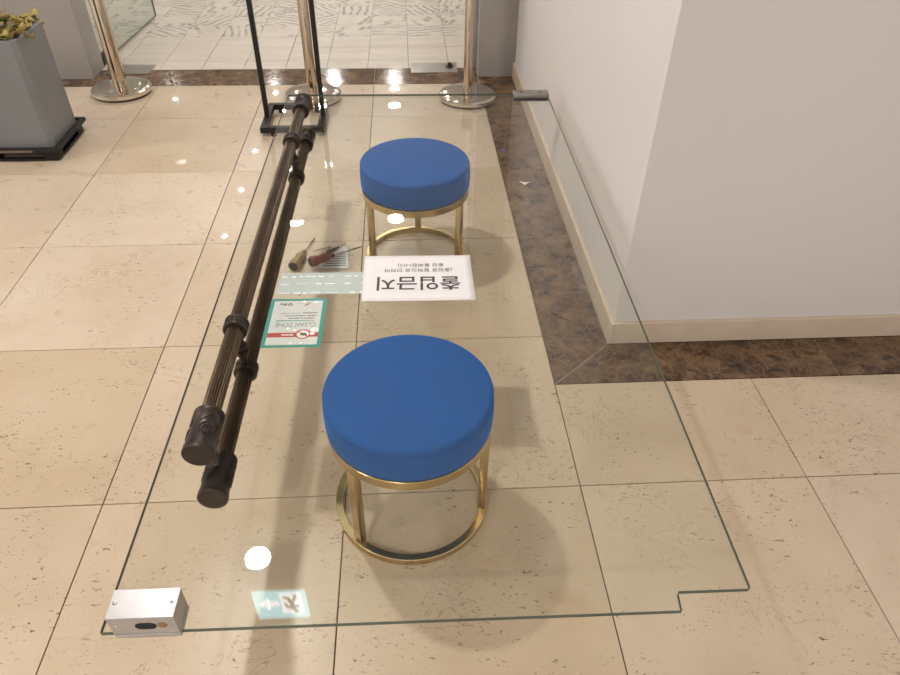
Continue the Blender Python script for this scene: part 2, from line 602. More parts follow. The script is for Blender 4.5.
# mitred corner of the border
def slab(poly):
    cx = sum(p[0] for p in poly) / len(poly); cy = sum(p[1] for p in poly) / len(poly)
    g = GAP / 2
    pl = []
    n = len(poly)
    for k in range(n):      # shrink each edge inward by half a joint
        p0, p1, p2 = Vector(poly[k - 1]), Vector(poly[k]), Vector(poly[(k + 1) % n])
        e1 = (p1 - p0).normalized(); e2 = (p2 - p1).normalized()
        n1 = Vector((-e1.y, e1.x)); n2 = Vector((-e2.y, e2.x))
        bis = (n1 + n2).normalized()
        pl.append(p1 + bis * (g / max(0.2, bis.dot(n1))))
    bm = prism(bmesh.new(), [(p.x - cx, p.y - cy) for p in pl], -0.004, 0)
    return obj('border_slab', bm, brown, floor, loc=(cx, cy, 0))
jm = bmesh.new()
box(jm, BX0 + 0.002, BX1, BY0 + 0.002, TH0, -0.0039, -0.0012)
box(jm, BX1 + 0.0005, 5.4, BY0 + 0.002, BY1, -0.0039, -0.0012)
box(jm, -3.6, BX1, TH0 + 0.0025, TH1, -0.0039, -0.0012)
obj('border_joint', jm, plain('pale_joint_filler', (0.45, 0.40, 0.35), 0.8), floor)
slab([(BX0, BY0), (BX1, BY1), (BX1, 1.2), (BX0, 1.2)])
slab([(BX0, BY0), (2.68, BY0), (2.68, BY1), (BX1, BY1)])
for a, b_ in ((2.68, 3.6), (3.6, 4.5), (4.5, 5.4)):
    slab([(a, BY0), (b_, BY0), (b_, BY1), (a, BY1)])
slab([(BX0, 1.2), (BX1, 1.2), (BX1, 2.14), (BX0, 2.14)])
slab([(BX0, 2.14), (BX1, 2.14), (BX1, TH0), (BX0, TH0)])
for k in range(-6, 4):
    x0, x1 = k * 0.6, min((k + 1) * 0.6, 2.0)
    if x0 < 2.0:
        slab([(x0, TH0), (x1, TH0), (x1, TH1), (x0, TH1)])

# ---- corridor floor beyond the doorway
cfloor = obj('floor_corridor', B(-5.0, 6.0, TH1, 14.0, -0.06, -0.004), pale_grout)
tag(cfloor, kind='structure')
TS = 0.2435
XO = 1.155
rows = [(TH1, 3.267), (3.267, 3.515)] + [(3.741 - 0.226 + k * 0.2435 if k else 3.515, 3.515 + 0.2265 + k * 0.2435) for k in range(0, 1)]
yy = 3.7415
rows2 = []
while yy < 5.6:
    rows2.append((yy, yy + TS)); yy += TS
for (a, b_) in rows:
    for i in range(-8, 6):
        lay('corridor_tile', XO + i * TS, XO + (i + 1) * TS, a, b_, pale, cfloor, gap=0.003)
printtiles = []
for (a, b_) in rows2:
    for i in range(-8, 6):
        printtiles.append((lay('printed_tile', XO + i * TS, XO + (i + 1) * TS, a, b_, printed, cfloor, gap=0.0018), i, a))
xa, xb = XO - 8 * TS, XO + 6 * TS
fs = bmesh.new()
box(fs, -5.0, xa, TH1, 14.0, -0.004, 0)
box(fs, xb, 6.0, TH1, 14.0, -0.004, 0)
box(fs, xa, xb, yy, 14.0, -0.004, 0)
far = obj('far_tiling', fs, pale, cfloor)
# the lettered plaque printed across two tiles
pl = bmesh.new()
def ring2d(bm, cx, cy, rx, ry, th, z, n=28):
    a = [bm.verts.new((cx + rx * math.copysign(abs(math.cos(2*PI*k/n))**0.5, math.cos(2*PI*k/n)), cy + ry * math.copysign(abs(math.sin(2*PI*k/n))**0.8, math.sin(2*PI*k/n)), z)) for k in range(n)]
    b_ = [bm.verts.new((cx + (rx-th) * math.copysign(abs(math.cos(2*PI*k/n))**0.5, math.cos(2*PI*k/n)), cy + (ry-th) * math.copysign(abs(math.sin(2*PI*k/n))**0.8, math.sin(2*PI*k/n)), z)) for k in range(n)]
    for k in range(n):
        bm.faces.new((a[k], a[(k+1) % n], b_[(k+1) % n], b_[k]))
    return bm
faded = plain('faded_print', (0.36, 0.33, 0.3), 0.45)
o = obj('plaque_outline', ring2d(bmesh.new(), 1.70, 4.30, 0.17, 0.075, 0.008, 0.0004), faded, cfloor)
text('plaque_lettering', 'OKOS', 0.24, 0.075, faded, cfloor, (1.70, 4.30, 0.0004), weight=0.01)

# ---- floor spring plates of the doorway
def floor_plate(x0, x1, y0, y1, label, spx):
    t = thing('floor_hinge_plate', label, 'hinge plate', ((x0 + x1) / 2, (y0 + y1) / 2, 0))
    hw, hd = (x1 - x0) / 2, (y1 - y0) / 2
    obj('plate', B(-hw, hw, -hd, hd, 0.0004, 0.003, bevel=0.001, seg=1), steel, t)
    bm = lathe(bmesh.new(), [(0, 0), (0.024, 0), (0.024, 0.004), (0.013, 0.006), (0.011, 0.02), (0, 0.021)], 20)
    obj('spindle', bm, black_metal, t, smooth=40, loc=(spx, 0.02, 0.003))
    for k in (-0.5, 0.0, 0.5):
        obj('screw', lathe(bmesh.new(), [(0, 0), (0.006, 0), (0.005, 0.0015), (0, 0.0018)], 12), steel, t, loc=(k * hw, -0.01, 0.003))
    return t
floor_plate(1.413, 1.688, 3.035, 3.205, 'steel floor spring plate with bare black spindle at right end of threshold', 0.095)
floor_plate(-0.36, -0.10, 3.05, 3.205, 'steel floor spring plate under the open glass leaf at left end of threshold', -0.07)

# ---- walls
def wall(name, bm, m):
    return tag(obj(name, bm, m), kind='structure')
wall('wall_right', prism(bmesh.new(), [(2.013, 0.565), (5.4, 0.565), (5.4, 0.9), (2.35, 0.9), (2.35, 2.96), (2.013, 2.96)], 0.0005, CEIL), white_paint)
bb = obj('baseboard_right', B(2.0, 2.0129, 0.552, 2.96, 0.0005, 0.082, bevel=0.0015, seg=1), skirt); tag(bb, kind='structure')
bb = obj('baseboard_facing', B(2.0131, 5.4, 0.552, 0.5649, 0.0005, 0.082, bevel=0.0015, seg=1), skirt); tag(bb, kind='structure')
wall('wall_jamb_right', B(1.80, 2.6, 2.965, 3.35, 0.0005, CEIL), speck)
wall('wall_pillar_left', B(-2.4, -0.387, 2.976, 3.165, 0.0005, CEIL), speck)
wall('wall_lintel', B(-0.386, 1.799, 3.02, 3.30, 2.42, CEIL), white_paint)
tr = obj('trim_1', B(1.775, 1.7995, 3.10, 3.30, 0.0005, 2.419, bevel=0.002, seg=1), alu); tag(tr, kind='structure')
wall('wall_corridor', B(-5.0, 6.0, 13.9, 14.0, 0, 3.2), white_paint)
# ceiling, with a shallow dropped border along the doorway
wall('ceiling', B(-3.6, 5.4, -3.6, 3.0, CEIL, CEIL + 0.1), ceil_paint)
wall('ceiling_corridor', B(-5.0, 6.0, 3.02, 14.0, CEIL + 0.0005, CEIL + 0.1), ceil_paint)

# ---- open glass leaf still hanging at the left jamb
t = thing('glass_door_leaf', 'frameless glass door leaf standing open outward beside left stone pillar', 'door', (-0.405, 3.19, 0), math.radians(-3.0))
bm = B(-0.006, 0.006, 0.0, 0.99, 0.012, 2.35, bevel=0.001, seg=1)
for f in bm.faces:
    f.material_index = 0 if abs(f.normal.x) > 0.9 else 1
gl2 = make_glass('leaf_glass', (0.93, 0.965, 0.945))
obj('pane', bm, [gl2, glass_edge], t)
obj('patch_hinge', B(-0.017, 0.017, -0.012, 0.10, 0.009, 0.06, bevel=0.002), black_metal, t)
obj('patch_hinge', B(-0.017, 0.017, -0.012, 0.10, 2.30, 2.352, bevel=0.002), black_metal, t)

# ================================================================== CEILING LIGHTS
LG = 'round downlights in the ceiling'
def downlight(x, y, r, m, label, group, z=CEIL):
    t = thing('downlight', label, 'ceiling light', (x, y, z), 0, group)
    obj('trim_ring', lathe(bmesh.new(), [(r, -0.002), (r + 0.018, -0.004), (r + 0.02, 0), (r, 0), (r, -0.002)], 32), lamp_trim, t, smooth=50)
    obj('diffuser', lathe(bmesh.new(), [(0, -0.0022), (r - 0.0005, -0.0022), (r - 0.0005, -0.0005), (0, -0.0005)], 32), m, t)
    return t
for x, y in ((0.51, 1.07), (0.51, -2.4), (-2.4, 1.07), (-2.4, -2.4)):
    downlight(x, y, 0.066, lamp_glow, 'round white downlight in the lobby ceiling above the stone floor', LG)
for x, y in ((0.32, 4.62), (1.25, 4.64), (1.23, 7.4), (0.32, 7.4), (1.2, 10.1), (0.22, 10.3)):
    downlight(x, y, 0.07, corr_glow, 'round white downlight in the corridor ceiling beyond the doorway', 'downlights in the corridor ceiling')
for x, y in ((-0.68, 5.68), (-0.68, 6.76), (-0.68, 7.85), (-0.68, 9.96), (-2.18, 9.72), (-0.12, 7.25)):
    downlight(x, y, 0.028, spot_glow, 'small bright spotlight in the corridor ceiling beyond the doorway', 'small corridor spotlights')

# exit sign, hanging above the lobby; only its mirror image in the glass is in view
t = thing('exit_sign', 'glowing green emergency exit sign with arrow, mirrored in the door glass', 'exit sign', (0.705, 0.70, 2.40))
obj('housing', B(-0.135, 0.135, 0.0, 0.03, 0.0, 0.27, bevel=0.004), lamp_trim, t)
obj('hanger', B(-0.012, 0.012, 0.006, 0.024, 0.27, 0.2995), lamp_trim, t)
face = obj('face', B(-0.126, 0.126, -0.002, 0.0, 0.008, 0.262), sign_green, t)
ar = bmesh.new()
box(ar, -0.065, -0.008, -0.0035, -0.002, 0.098, 0.150)
prv = [(-0.106, 0.124), (-0.056, 0.066), (-0.056, 0.182)]
vs = [ar.verts.new((x, -0.0035, z)) for x, z in prv]; ar.faces.new(vs)
obj('arrow', ar, sign_white, face)
pg = obj('pictogram_panel', B(0.0, 0.105, -0.0035, -0.002, 0.03, 0.22), sign_white, face)
mn = bmesh.new()
tube(mn, [(0.060, -0.0045, 0.17), (0.050, -0.0045, 0.11)], 0.011, 8)
tube(mn, [(0.050, -0.0045, 0.11), (0.070, -0.0045, 0.08), (0.078, -0.0045, 0.045)], 0.008, 8)
tube(mn, [(0.050, -0.0045, 0.11), (0.040, -0.0045, 0.07), (0.015, -0.0045, 0.06)], 0.008, 8)
tube(mn, [(0.060, -0.0045, 0.165), (0.030, -0.0045, 0.15), (0.02, -0.0045, 0.12)], 0.007, 8)
tube(mn, [(0.060, -0.0045, 0.165), (0.085, -0.0045, 0.14)], 0.007, 8)
lathe(mn, [(0, -0.001), (0.012, -0.001), (0.012, 0.001), (0, 0.001)], 16, Matrix.Translation((0.068, -0.0045, 0.195)) @ Matrix.Rotation(PI / 2, 4, 'X'))
obj('running_figure', mn, plain('sign_green_print', (0.05, 0.35, 0.28), 0.5), face)

# ================================================================== STOOLS
ZT = 0.39       # seat height, underside of the door glass
def make_stool(label, x, y, rz):
    t = thing('stool', label, 'stool', (x, y, 0), rz)
    R = 0.1865
    prof = [(0, 0.296), (R - 0.012, 0.296), (R - 0.004, 0.299), (R, 0.307)]
    prof += [(R + 0.0012, 0.33), (R + 0.001, 0.352), (R, 0.3695)]
    prof += [(R - 0.003, 0.373), (R - 0.0004, 0.376)]             # seam
    for k in range(1, 8):
        a = k / 7 * PI / 2
        prof.append((R - 0.011 + 0.0106 * math.cos(a), 0.376 + (ZT - 0.0012 - 0.376) * math.sin(a)))
    prof += [(0.1, ZT - 0.0003), (0.05, ZT), (0, ZT)]
    obj('cushion', lathe(bmesh.new(), prof, 96), velvet, t, smooth=35)
    def hoop(ro, ri, z0, z1):
        b = 0.0015
        return lathe(bmesh.new(), [(ri, z0 + b), (ri + b, z0), (ro - b, z0), (ro, z0 + b), (ro, z1 - b), (ro - b, z1), (ri + b, z1), (ri, z1 - b), (ri, z0 + b)], 96)
    obj('top_hoop', hoop(0.1845, 0.166, 0.271, 0.2955), gold, t, smooth=30)
    obj('base_hoop', hoop(0.189, 0.1705, 0.0005, 0.021), gold, t, smooth=30)
    for k in range(3):
        a = math.radians(90 + 120 * k)
        lg = obj('leg', B(-0.0095, 0.0095, -0.011, 0.011, 0.0212, 0.2708, bevel=0.0015), gold, t, smooth=30)
        lg.location = (0.1755 * math.cos(a), 0.1755 * math.sin(a), 0)
        lg.rotation_euler = (0, 0, a)
    return t
make_stool('blue velvet round stool with gold hoop base under the near end of the glass door', 1.3675, -0.020, math.radians(16))
make_stool('blue velvet round stool with gold hoop base under the far end, beyond the white paper', 1.4035, 1.080, math.radians(-3))

# ================================================================== THE REMOVED GLASS DOOR
GT = 0.008
door = thing('glass_door', 'removed frameless glass door lying flat across two blue stools', 'door', (0.888, -0.549, ZT + 0.0003), -0.0117)
W_, LN = 1.034, 2.205
poly = [(0, 0), (0.909, 0), (0.912, 0.033), (W_, 0.033), (W_, LN - 0.03), (W_ - 0.02, LN), (0, LN)]
def round_poly(poly, radii, n=5):
    out = []
    m = len(poly)
    for k in range(m):
        p0, p1, p2 = Vector(poly[k - 1]), Vector(poly[k]), Vector(poly[(k + 1) % m])
        r = radii[k]
        if r <= 0: out.append(tuple(p1)); continue
        a = p1 + (p0 - p1).normalized() * r; b_ = p1 + (p2 - p1).normalized() * r
        for q in range(n + 1):
            s = q / n
            out.append(tuple(a * (1 - s) ** 2 + p1 * 2 * s * (1 - s) + b_ * s ** 2))
    return out
pp = round_poly(poly, [0.003, 0.003, 0.003, 0.008, 0, 0, 0.003])
bm = prism(bmesh.new(), pp, 0, GT)
for f in bm.faces:
    f.material_index = 0 if abs(f.normal.z) > 0.9 else 1
es = [e for e in bm.edges if len(e.link_faces) == 2 and {f.material_index for f in e.link_faces} == {0, 1}]
bmesh.ops.bevel(bm, geom=es, offset=0.0012, segments=1, affect='EDGES', material=1)
obj('pane', bm, [glass, glass_edge], door)

# pull handles, one above and one below the pane
HX = 0.094
HY0, HY1 = 0.297, 1.985
SO = 0.0645             # axis distance from the middle of the glass
def fluted(y0, y1, r, n=20):
    bm = bmesh.new()
    seg = n * 4
    rings = []
    for y in (y0, (y0 + y1) / 2, y1):
        ring = []
        for k in range(seg):
            a = 2 * PI * k / seg
            rr = r - (0.0034 if k % 4 in (0,) else (0.0008 if k % 4 in (1, 3) else 0))
            ring.append(bm.verts.new((rr * math.cos(a), y, rr * math.sin(a))))
        rings.append(ring)
    for a, b_ in zip(rings, rings[1:]):
        for k in range(seg):
            bm.faces.new((a[k], a[(k + 1) % seg], b_[(k + 1) % seg], b_[k]))
    bm.faces.new(rings[0]); bm.faces.new(rings[-1])
    bmesh.ops.recalc_face_normals(bm, faces=list(bm.faces))
    return bm
RX = Matrix.Rotation(-PI / 2, 4, 'X')       # z axis -> +y
def cap_bm():
    """end cap along +y from its outer face, with raised scroll relief"""
    R = 0.0295
    Ln = 0.104
    prof = [(0, 0), (R - 0.002, 0), (R, 0.002), (R, 0.014), (R - 0.0015, 0.016), (R - 0.0015, Ln - 0.016),
            (R, Ln - 0.014), (R, Ln - 0.003), (R - 0.003, Ln), (0.018, Ln), (0.015, Ln - 0.002)]
    bm = lathe(bmesh.new(), prof, 48, RX)
    rs = R - 0.001
    def wrap(pts):
        return [(rs * math.sin(u / rs), v, rs * math.cos(u / rs)) for u, v in pts]
    for s in range(3):
        uc = s * 2 * PI * rs / 3
        for kind in range(1):
            sp = []
            for k in range(40):
                a = k / 39 * 2.6 * 2 * PI
                r = 0.002 + 0.0155 * k / 39
                sp.append((uc + r * math.cos(a), 0.045 + r * math.sin(a)))
            tube(bm, wrap(sp), 0.0017, 5)
        for q in range(3):
            arc = [(uc - 0.016 + 0.004 * q + 0.022 * s2, 0.064 + 0.003 * q + 0.020 * math.sin(s2 * PI * 0.6)) for s2 in [k / 9 for k in range(10)]]
            tube(bm, wrap(arc), 0.0015, 5)
            arc = [(uc + 0.016 + 0.004 * q - 0.01 * s2, 0.060 + 0.026 * s2) for s2 in [k / 9 for k in range(10)]]
            tube(bm, wrap(arc), 0.0015, 5)
    return bm
cap_src = None
for side in (1, -1):
    zc = GT / 2 + side * SO
    h = obj('pull_handle', fluted(HY0 + 0.1, HY1 - 0.1, 0.0188), bronze, door, smooth=40, loc=(HX, 0, zc))
    if side < 0:
        h.rotation_euler = (0, PI, 0)
    h['label'] = 'fluted bronze pull handle on top of the glass' if side > 0 else 'fluted bronze pull handle hanging under the glass'
    for end in (0, 1):
        c = obj('end_cap', cap_bm(), dark_bronze, h, smooth=40)
        c.location = (0, HY0 if end == 0 else HY1, 0)
        c.rotation_euler = (0, 0.5, 0) if end == 0 else (0, 0.3, PI)
    for yc in (HY0 + 0.37, HY1 - 0.355):
        prof = [(0.017, -0.017), (0.0245, -0.017), (0.027, -0.014), (0.027, -0.010), (0.024, -0.008), (0.0245, 0),
                (0.024, 0.008), (0.027, 0.010), (0.027, 0.014), (0.0245, 0.017), (0.017, 0.017)]
        bm = lathe(bmesh.new(), prof, 40, RX)
        for k in range(18):
            a = 2 * PI * k / 18
            pc = Vector((0.0245 * math.cos(a), 0, 0.0245 * math.sin(a)))
            bmesh.ops.create_icosphere(bm, subdivisions=1, radius=0.0032, matrix=Matrix.Translation(pc))
        obj('collar', bm, dark_bronze, h, smooth=45, loc=(0, yc, 0))
        so = SO - GT / 2
        prof = [(0.010, -0.0165), (0.009, -so + 0.012), (0.014, -so + 0.010), (0.014, -so), (0, -so)]
        bm = lathe(bmesh.new(), prof, 24)
        obj('standoff', bm, dark_bronze, h, smooth=40, loc=(0, yc - 0.0, 0))

# lock case on the near corner
lk = obj('lock_case', B(0.0, 0.100, -0.004, 0.043, -0.005, 0.039, bevel=0.0012), alu, door, smooth=30, loc=(0.024, -0.0005, GT + 0.007))
obj('cover_plate', B(-0.0005, 0.1005, -0.0048, 0.0435, 0.0395, 0.0425, bevel=0.0008), alu, lk)
obj('clamp_plate', B(0.001, 0.101, -0.005, 0.043, -0.0155, -0.0055, bevel=0.001), alu, lk)
for x in (0.007, 0.093):
    obj('screw', lathe(bmesh.new(), [(0, 0), (0.0036, 0), (0.003, 0.0012), (0.001, 0.0014), (0, 0.0006)], 14), steel, lk, loc=(x, 0.021, 0.0425))
hole = bmesh.new()
for s in (0,):
    pts = []
    for k in range(24):
        a = 2 * PI * k / 24
        pts.append((0.010 * math.cos(a) + math.copysign(0.006, math.cos(a)), 0.0085 * math.sin(a)))
    prism(hole, pts, 0, 0.0008)
obj('keyway', hole, void, lk, loc=(0.054, -0.0040, 0.018), rot=(PI / 2, 0, 0))
kb = lathe(bmesh.new(), [(0, 0), (0.0075, 0), (0.007, 0.001), (0, 0.0012)], 20)
obj('cylinder_plug', kb, plain('brass_plug', (0.32, 0.2, 0.11), 0.35, 0.8), lk, loc=(0.079, -0.0040, 0.0195), rot=(PI / 2, 0, 0))
for x in (0.011, 0.0905):
    obj('screw', lathe(bmesh.new(), [(0, 0), (0.0028, 0), (0.0022, 0.001), (0, 0.0008)], 12), steel, lk, loc=(x, -0.0040, 0.0185), rot=(PI / 2, 0, 0))

# patch fitting on the far corner
ph = obj('patch_fitting', B(0, 0.14, 0, 0.05, -0.003, 0.012, bevel=0.002), alu_dark, door, smooth=30, loc=(0.894, LN - 0.044, GT / 2 + 0.004))
obj('pivot_plate', B(0.003, 0.137, 0.002, 0.048, -0.016, -0.0035, bevel=0.001), rubber, ph)
for x in (0.03, 0.108):
    obj('screw', lathe(bmesh.new(), [(0, 0), (0.005, 0), (0.004, 0.001), (0, 0.0004)], 14), rubber, ph, loc=(x, 0.026, 0.012))

# frosted film strip and the teal bordered notice, both stuck on the pane
ST = GT + 0.0002
fsx, fsy = 0.145, 0.867
fst = obj('frosted_strip', B(0, 0.27, 0, 0.094, 0, 0.0003), film, door, loc=(fsx, fsy, ST))
dsh = bmesh.new()
for yb in (0.075, 0.043, 0.004):
    x = 0.005
    while x < 0.25:
        ln = random.uniform(0.008, 0.03)
        box(dsh, x, x + ln, yb + random.uniform(-0.002, 0.002), yb + 0.0035, 0.0003, 0.0005)
        x += ln + random.uniform(0.004, 0.03)
obj('white_dashes', dsh, sticker_dot, fst)

SW, SH = 0.128, 0.183
stk = obj('notice_sticker', B(0, SW, 0, SH, 0, 0.0003), teal, door, loc=(0.1365, 0.664, ST))
stk.scale = (1.07, 1.01, 1)
stk['label'] = 'teal bordered clean zone sticker'
obj('white_field', B(0.009, SW - 0.009, 0.009, SH - 0.009, 0.0003, 0.0005), sticker_white, stk)
z1 = 0.0006
bn = obj('red_band', B(0.009, SW - 0.009, 0.036, 0.052, 0.0005, 0.0006), red_print, stk)
def disc(bm, cx, cy, r0, r1, z, n=32, sy=1.0):
    a = [bm.verts.new((cx + r1 * math.cos(2 * PI * k / n), cy + r1 * sy * math.sin(2 * PI * k / n), z)) for k in range(n)]
    if r0 <= 0:
        bm.faces.new(a); return bm
    b_ = [bm.verts.new((cx + r0 * math.cos(2 * PI * k / n), cy + r0 * sy * math.sin(2 * PI * k / n), z)) for k in range(n)]
    for k in range(n):
        bm.faces.new((a[k], a[(k + 1) % n], b_[(k + 1) % n], b_[k]))
    return bm
cx, cy = 0.086, 0.046
bm = disc(bmesh.new(), cx, cy, 0, 0.0165, 0.00065)
obj('badge_field', bm, sticker_dot, stk)
bm = bmesh.new()                                                   # the bug in the badge
disc(bm, cx, cy, 0, 0.0058, 0.0007, 16, 0.75)
disc(bm, cx + 0.006, cy - 0.001, 0, 0.003, 0.0007, 12)
for a in (0.5, 1.2, 1.9, 2.6, 3.7, 4.4, 5.1, 5.8):
    d = Vector((math.cos(a), math.sin(a), 0)); n_ = Vector((-d.y, d.x, 0)) * 0.0006
    p = Vector((cx, cy, 0.0007))
    bm.faces.new([bm.verts.new(p + d * 0.004 + n_), bm.verts.new(p + d * 0.004 - n_), bm.verts.new(p + d * 0.0105 - n_), bm.verts.new(p + d * 0.0105 + n_)])
obj('bug_silhouette', bm, sticker_black, stk)
bm = disc(bmesh.new(), cx, cy, 0.0132, 0.0172, 0.0008)
d = Vector((math.cos(-0.7), math.sin(-0.7), 0)); n_ = Vector((-d.y, d.x, 0)) * 0.0015; p = Vector((cx, cy, 0.0008))
bm.faces.new([bm.verts.new(p - d * 0.014 + n_), bm.verts.new(p - d * 0.014 - n_), bm.verts.new(p + d * 0.014 - n_), bm.verts.new(p + d * 0.014 + n_)])
obj('prohibition_ring', bm, red_print, stk)
text('clean_zone_lettering', 'CLEAN ZONE', 0.088, 0.0155, sticker_grey, stk, (0.0655, 0.081, z1), PI, weight=0.004)
bm = bmesh.new()
va = [bm.verts.new(q) for q in ((0.022, 0.0945, z1), (0.022, 0.0985, z1), (0.106, 0.0972, z1), (0.106, 0.0955, z1))]
bm.faces.new(va)
obj('rule', bm, teal, stk)
def scribble(y, segs, m, hgt=0.0042, z=z1):
    bm = bmesh.new()
    for (x0, x1) in segs:
        x = x0
        while x < x1:
            ww = random.uniform(0.0018, 0.0032)
            bm.faces.new([bm.verts.new(q) for q in ((x, y - hgt / 2 * random.uniform(.6, 1), z), (x + ww, y - hgt / 2, z), (x + ww, y + hgt / 2 * random.uniform(.6, 1), z), (x, y + hgt / 2, z))])
            x += ww + 0.001
    return obj('fine_print', bm, m, stk)
scribble(0.1055, [(0.048, 0.057), (0.060, 0.072), (0.074, 0.079), (0.083, 0.105)], sticker_mid)
scribble(0.1150, [(0.040, 0.050), (0.053, 0.074), (0.077, 0.084), (0.088, 0.107)], sticker_mid)
scribble(0.1255, [(0.078, 0.108)], sticker_mid)
scribble(0.1250, [(0.030, 0.046), (0.050, 0.072)], sticker_grey, 0.003)
scribble(0.044, [(0.040, 0.064)], sticker_dot, 0.006, 0.0007)
# emblems at the foot of the notice
bm = bmesh.new()
disc(bm, 0.0455, 0.160, 0.0025, 0.0052, z1, 20)
disc(bm, 0.0345, 0.1615, 0.0012, 0.0034, z1, 16); disc(bm, 0.0345, 0.1570, 0.0012, 0.0032, z1, 16)
box(bm, 0.022, 0.030, 0.160, 0.164, z1, z1 + 0.0001)
obj('emblem', bm, sticker_black, stk)
bm = bmesh.new()
bm.faces.new([bm.verts.new(q) for q in ((0.076, 0.154, z1), (0.084, 0.154, z1), (0.094, 0.166, z1), (0.084, 0.164, z1))])
obj('emblem', bm, orange_print, stk)
scribble(0.162, [(0.060, 0.076)], sticker_grey, 0.0018)
bm = bmesh.new()
for x, y, r in ((0.051, 0.0665, 0.0042), (0.066, 0.061, 0.004), (0.110, 0.062, 0.0085), (0.106, 0.0475, 0.0055), (0.062, 0.0145, 0.003), (0.085, 0.0145, 0.003), (0.077, 0.170, 0.0045), (0.104, 0.168, 0.005), (0.092, 0.138, 0.003), (0.036, 0.152, 0.0025)):
    disc(bm, x, y, 0, r, 0.0009, 16)
obj('white_dots', bm, sticker_dot, stk)

# ================================================================== PAPER NOTICE
PX, PY = 1.3995, 0.3765
pw, phh = 0.283, 0.200
pz = ZT + 0.0003 + GT + 0.0012
t = thing('paper_notice', 'white paper notice with bold upside-down Korean lettering lying on the glass', 'notice', (PX, PY, pz), -0.0195)
bm = bmesh.new()
nx, ny = 16, 10
def pzf(x, y):
    return 0.0008 * (abs(x) / 0.14) ** 4 + 0.0012 * max(0, y / 0.1) ** 4
g = [[bm.verts.new((-pw / 2 + pw * i / nx + 0.003 * (-j / ny), -phh / 2 + phh * j / ny, pzf(-pw / 2 + pw * i / nx, -phh / 2 + phh * j / ny))) for i in range(nx + 1)] for j in range(ny + 1)]
for j in range(ny):
    for i in range(nx):
        bm.faces.new((g[j][i], g[j][i + 1], g[j + 1][i + 1], g[j + 1][i]))
sh = obj('sheet', bm, paper, t, smooth=60)
sol = sh.modifiers.new('thickness', 'SOLIDIFY'); sol.thickness = 0.0003; sol.offset = -1
text('headline', '출입금지', 0.213, 0.060, ink, t, (0.000, -0.027, 0.0006), PI, weight=0.012)
text('small_print', '(출입문 탈락으로 인하여', 0.176, 0.0195, ink_soft, t, (0.000, 0.034, 0.0006), PI, weight=0.004)
text('small_print', '출입 통제합니다)', 0.122, 0.0175, ink_soft, t, (0.006, 0.057, 0.0006), PI, weight=0.004)

# ================================================================== STANCHIONS
def stanchion(label, x, y, r, pr):
    t = thing('stanchion', label, 'stanchion', (x, y, 0))
    obj('rubber_foot', lathe(bmesh.new(), [(0, 0.0005), (r - 0.006, 0.0005), (r - 0.004, 0.008), (r - 0.006, 0.0105), (0, 0.0105)], 64), rubber, t, smooth=40)
    prof = [(0, 0.011), (r, 0.011), (r + 0.002, 0.016), (r + 0.001, 0.028), (r - 0.005, 0.034), (r - 0.014, 0.037),
            (r * 0.6, 0.041), (pr + 0.012, 0.043), (0, 0.043)]
    obj('base', lathe(bmesh.new(), prof, 72), chrome, t, smooth=35)
    obj('post', lathe(bmesh.new(), [(0, 0.0432), (pr, 0.0432), (pr, 0.90), (pr - 0.004, 0.906), (0, 0.906)], 40), champagne, t, smooth=35)
    obj('head', lathe(bmesh.new(), [(0, 0.9062), (pr + 0.006, 0.9062), (pr + 0.006, 0.955), (pr, 0.965), (0, 0.972)], 40), black_plastic, t, smooth=35)
    return t
stanchion('polished steel queue post with round base in front of left stone pillar', -0.165, 2.765, 0.155, 0.035)
stanchion('polished steel queue post with round base behind the black stand', 0.878, 2.65, 0.152, 0.027)
stanchion('polished steel queue post with round base near the right door jamb', 1.712, 2.625, 0.155, 0.024)

# ================================================================== BLACK FLOOR STAND
t = thing('sign_stand', 'black square-tube floor stand with two uprights beside the glass door', 'stand', (0.822, 2.323, 0))
hx, hy = 0.152, 0.16
obj('front_bar', B(-hx, hx, -hy, -hy + 0.03, 0.018, 0.046, bevel=0.002), black_metal, t)
obj('back_bar', B(-hx, hx, hy - 0.03, hy, 0.018, 0.046, bevel=0.002), black_metal, t)
for s in (-1, 1):
    xs = sorted((s * hx, s * (hx - 0.03)))
    obj('side_bar', B(xs[0], xs[1], -hy + 0.0302, hy - 0.0302, 0.018, 0.046, bevel=0.002), black_metal, t)
    xs = sorted((s * (hx - 0.002), s * (hx - 0.024)))
    obj('upright', B(xs[0], xs[1], -0.012, 0.012, 0.0462, 1.35, bevel=0.002), black_metal, t)
    for q in (-1, 1):
        obj('foot', lathe(bmesh.new(), [(0, 0.0005), (0.014, 0.0005), (0.014, 0.012), (0.006, 0.0178), (0, 0.0178)], 20), rubber, t, loc=(s * (hx - 0.06), q * (hy - 0.015), 0))
obj('top_bar', B(-hx + 0.0245, hx - 0.0245, -0.012, 0.012, 1.328, 1.35, bevel=0.002), black_metal, t)

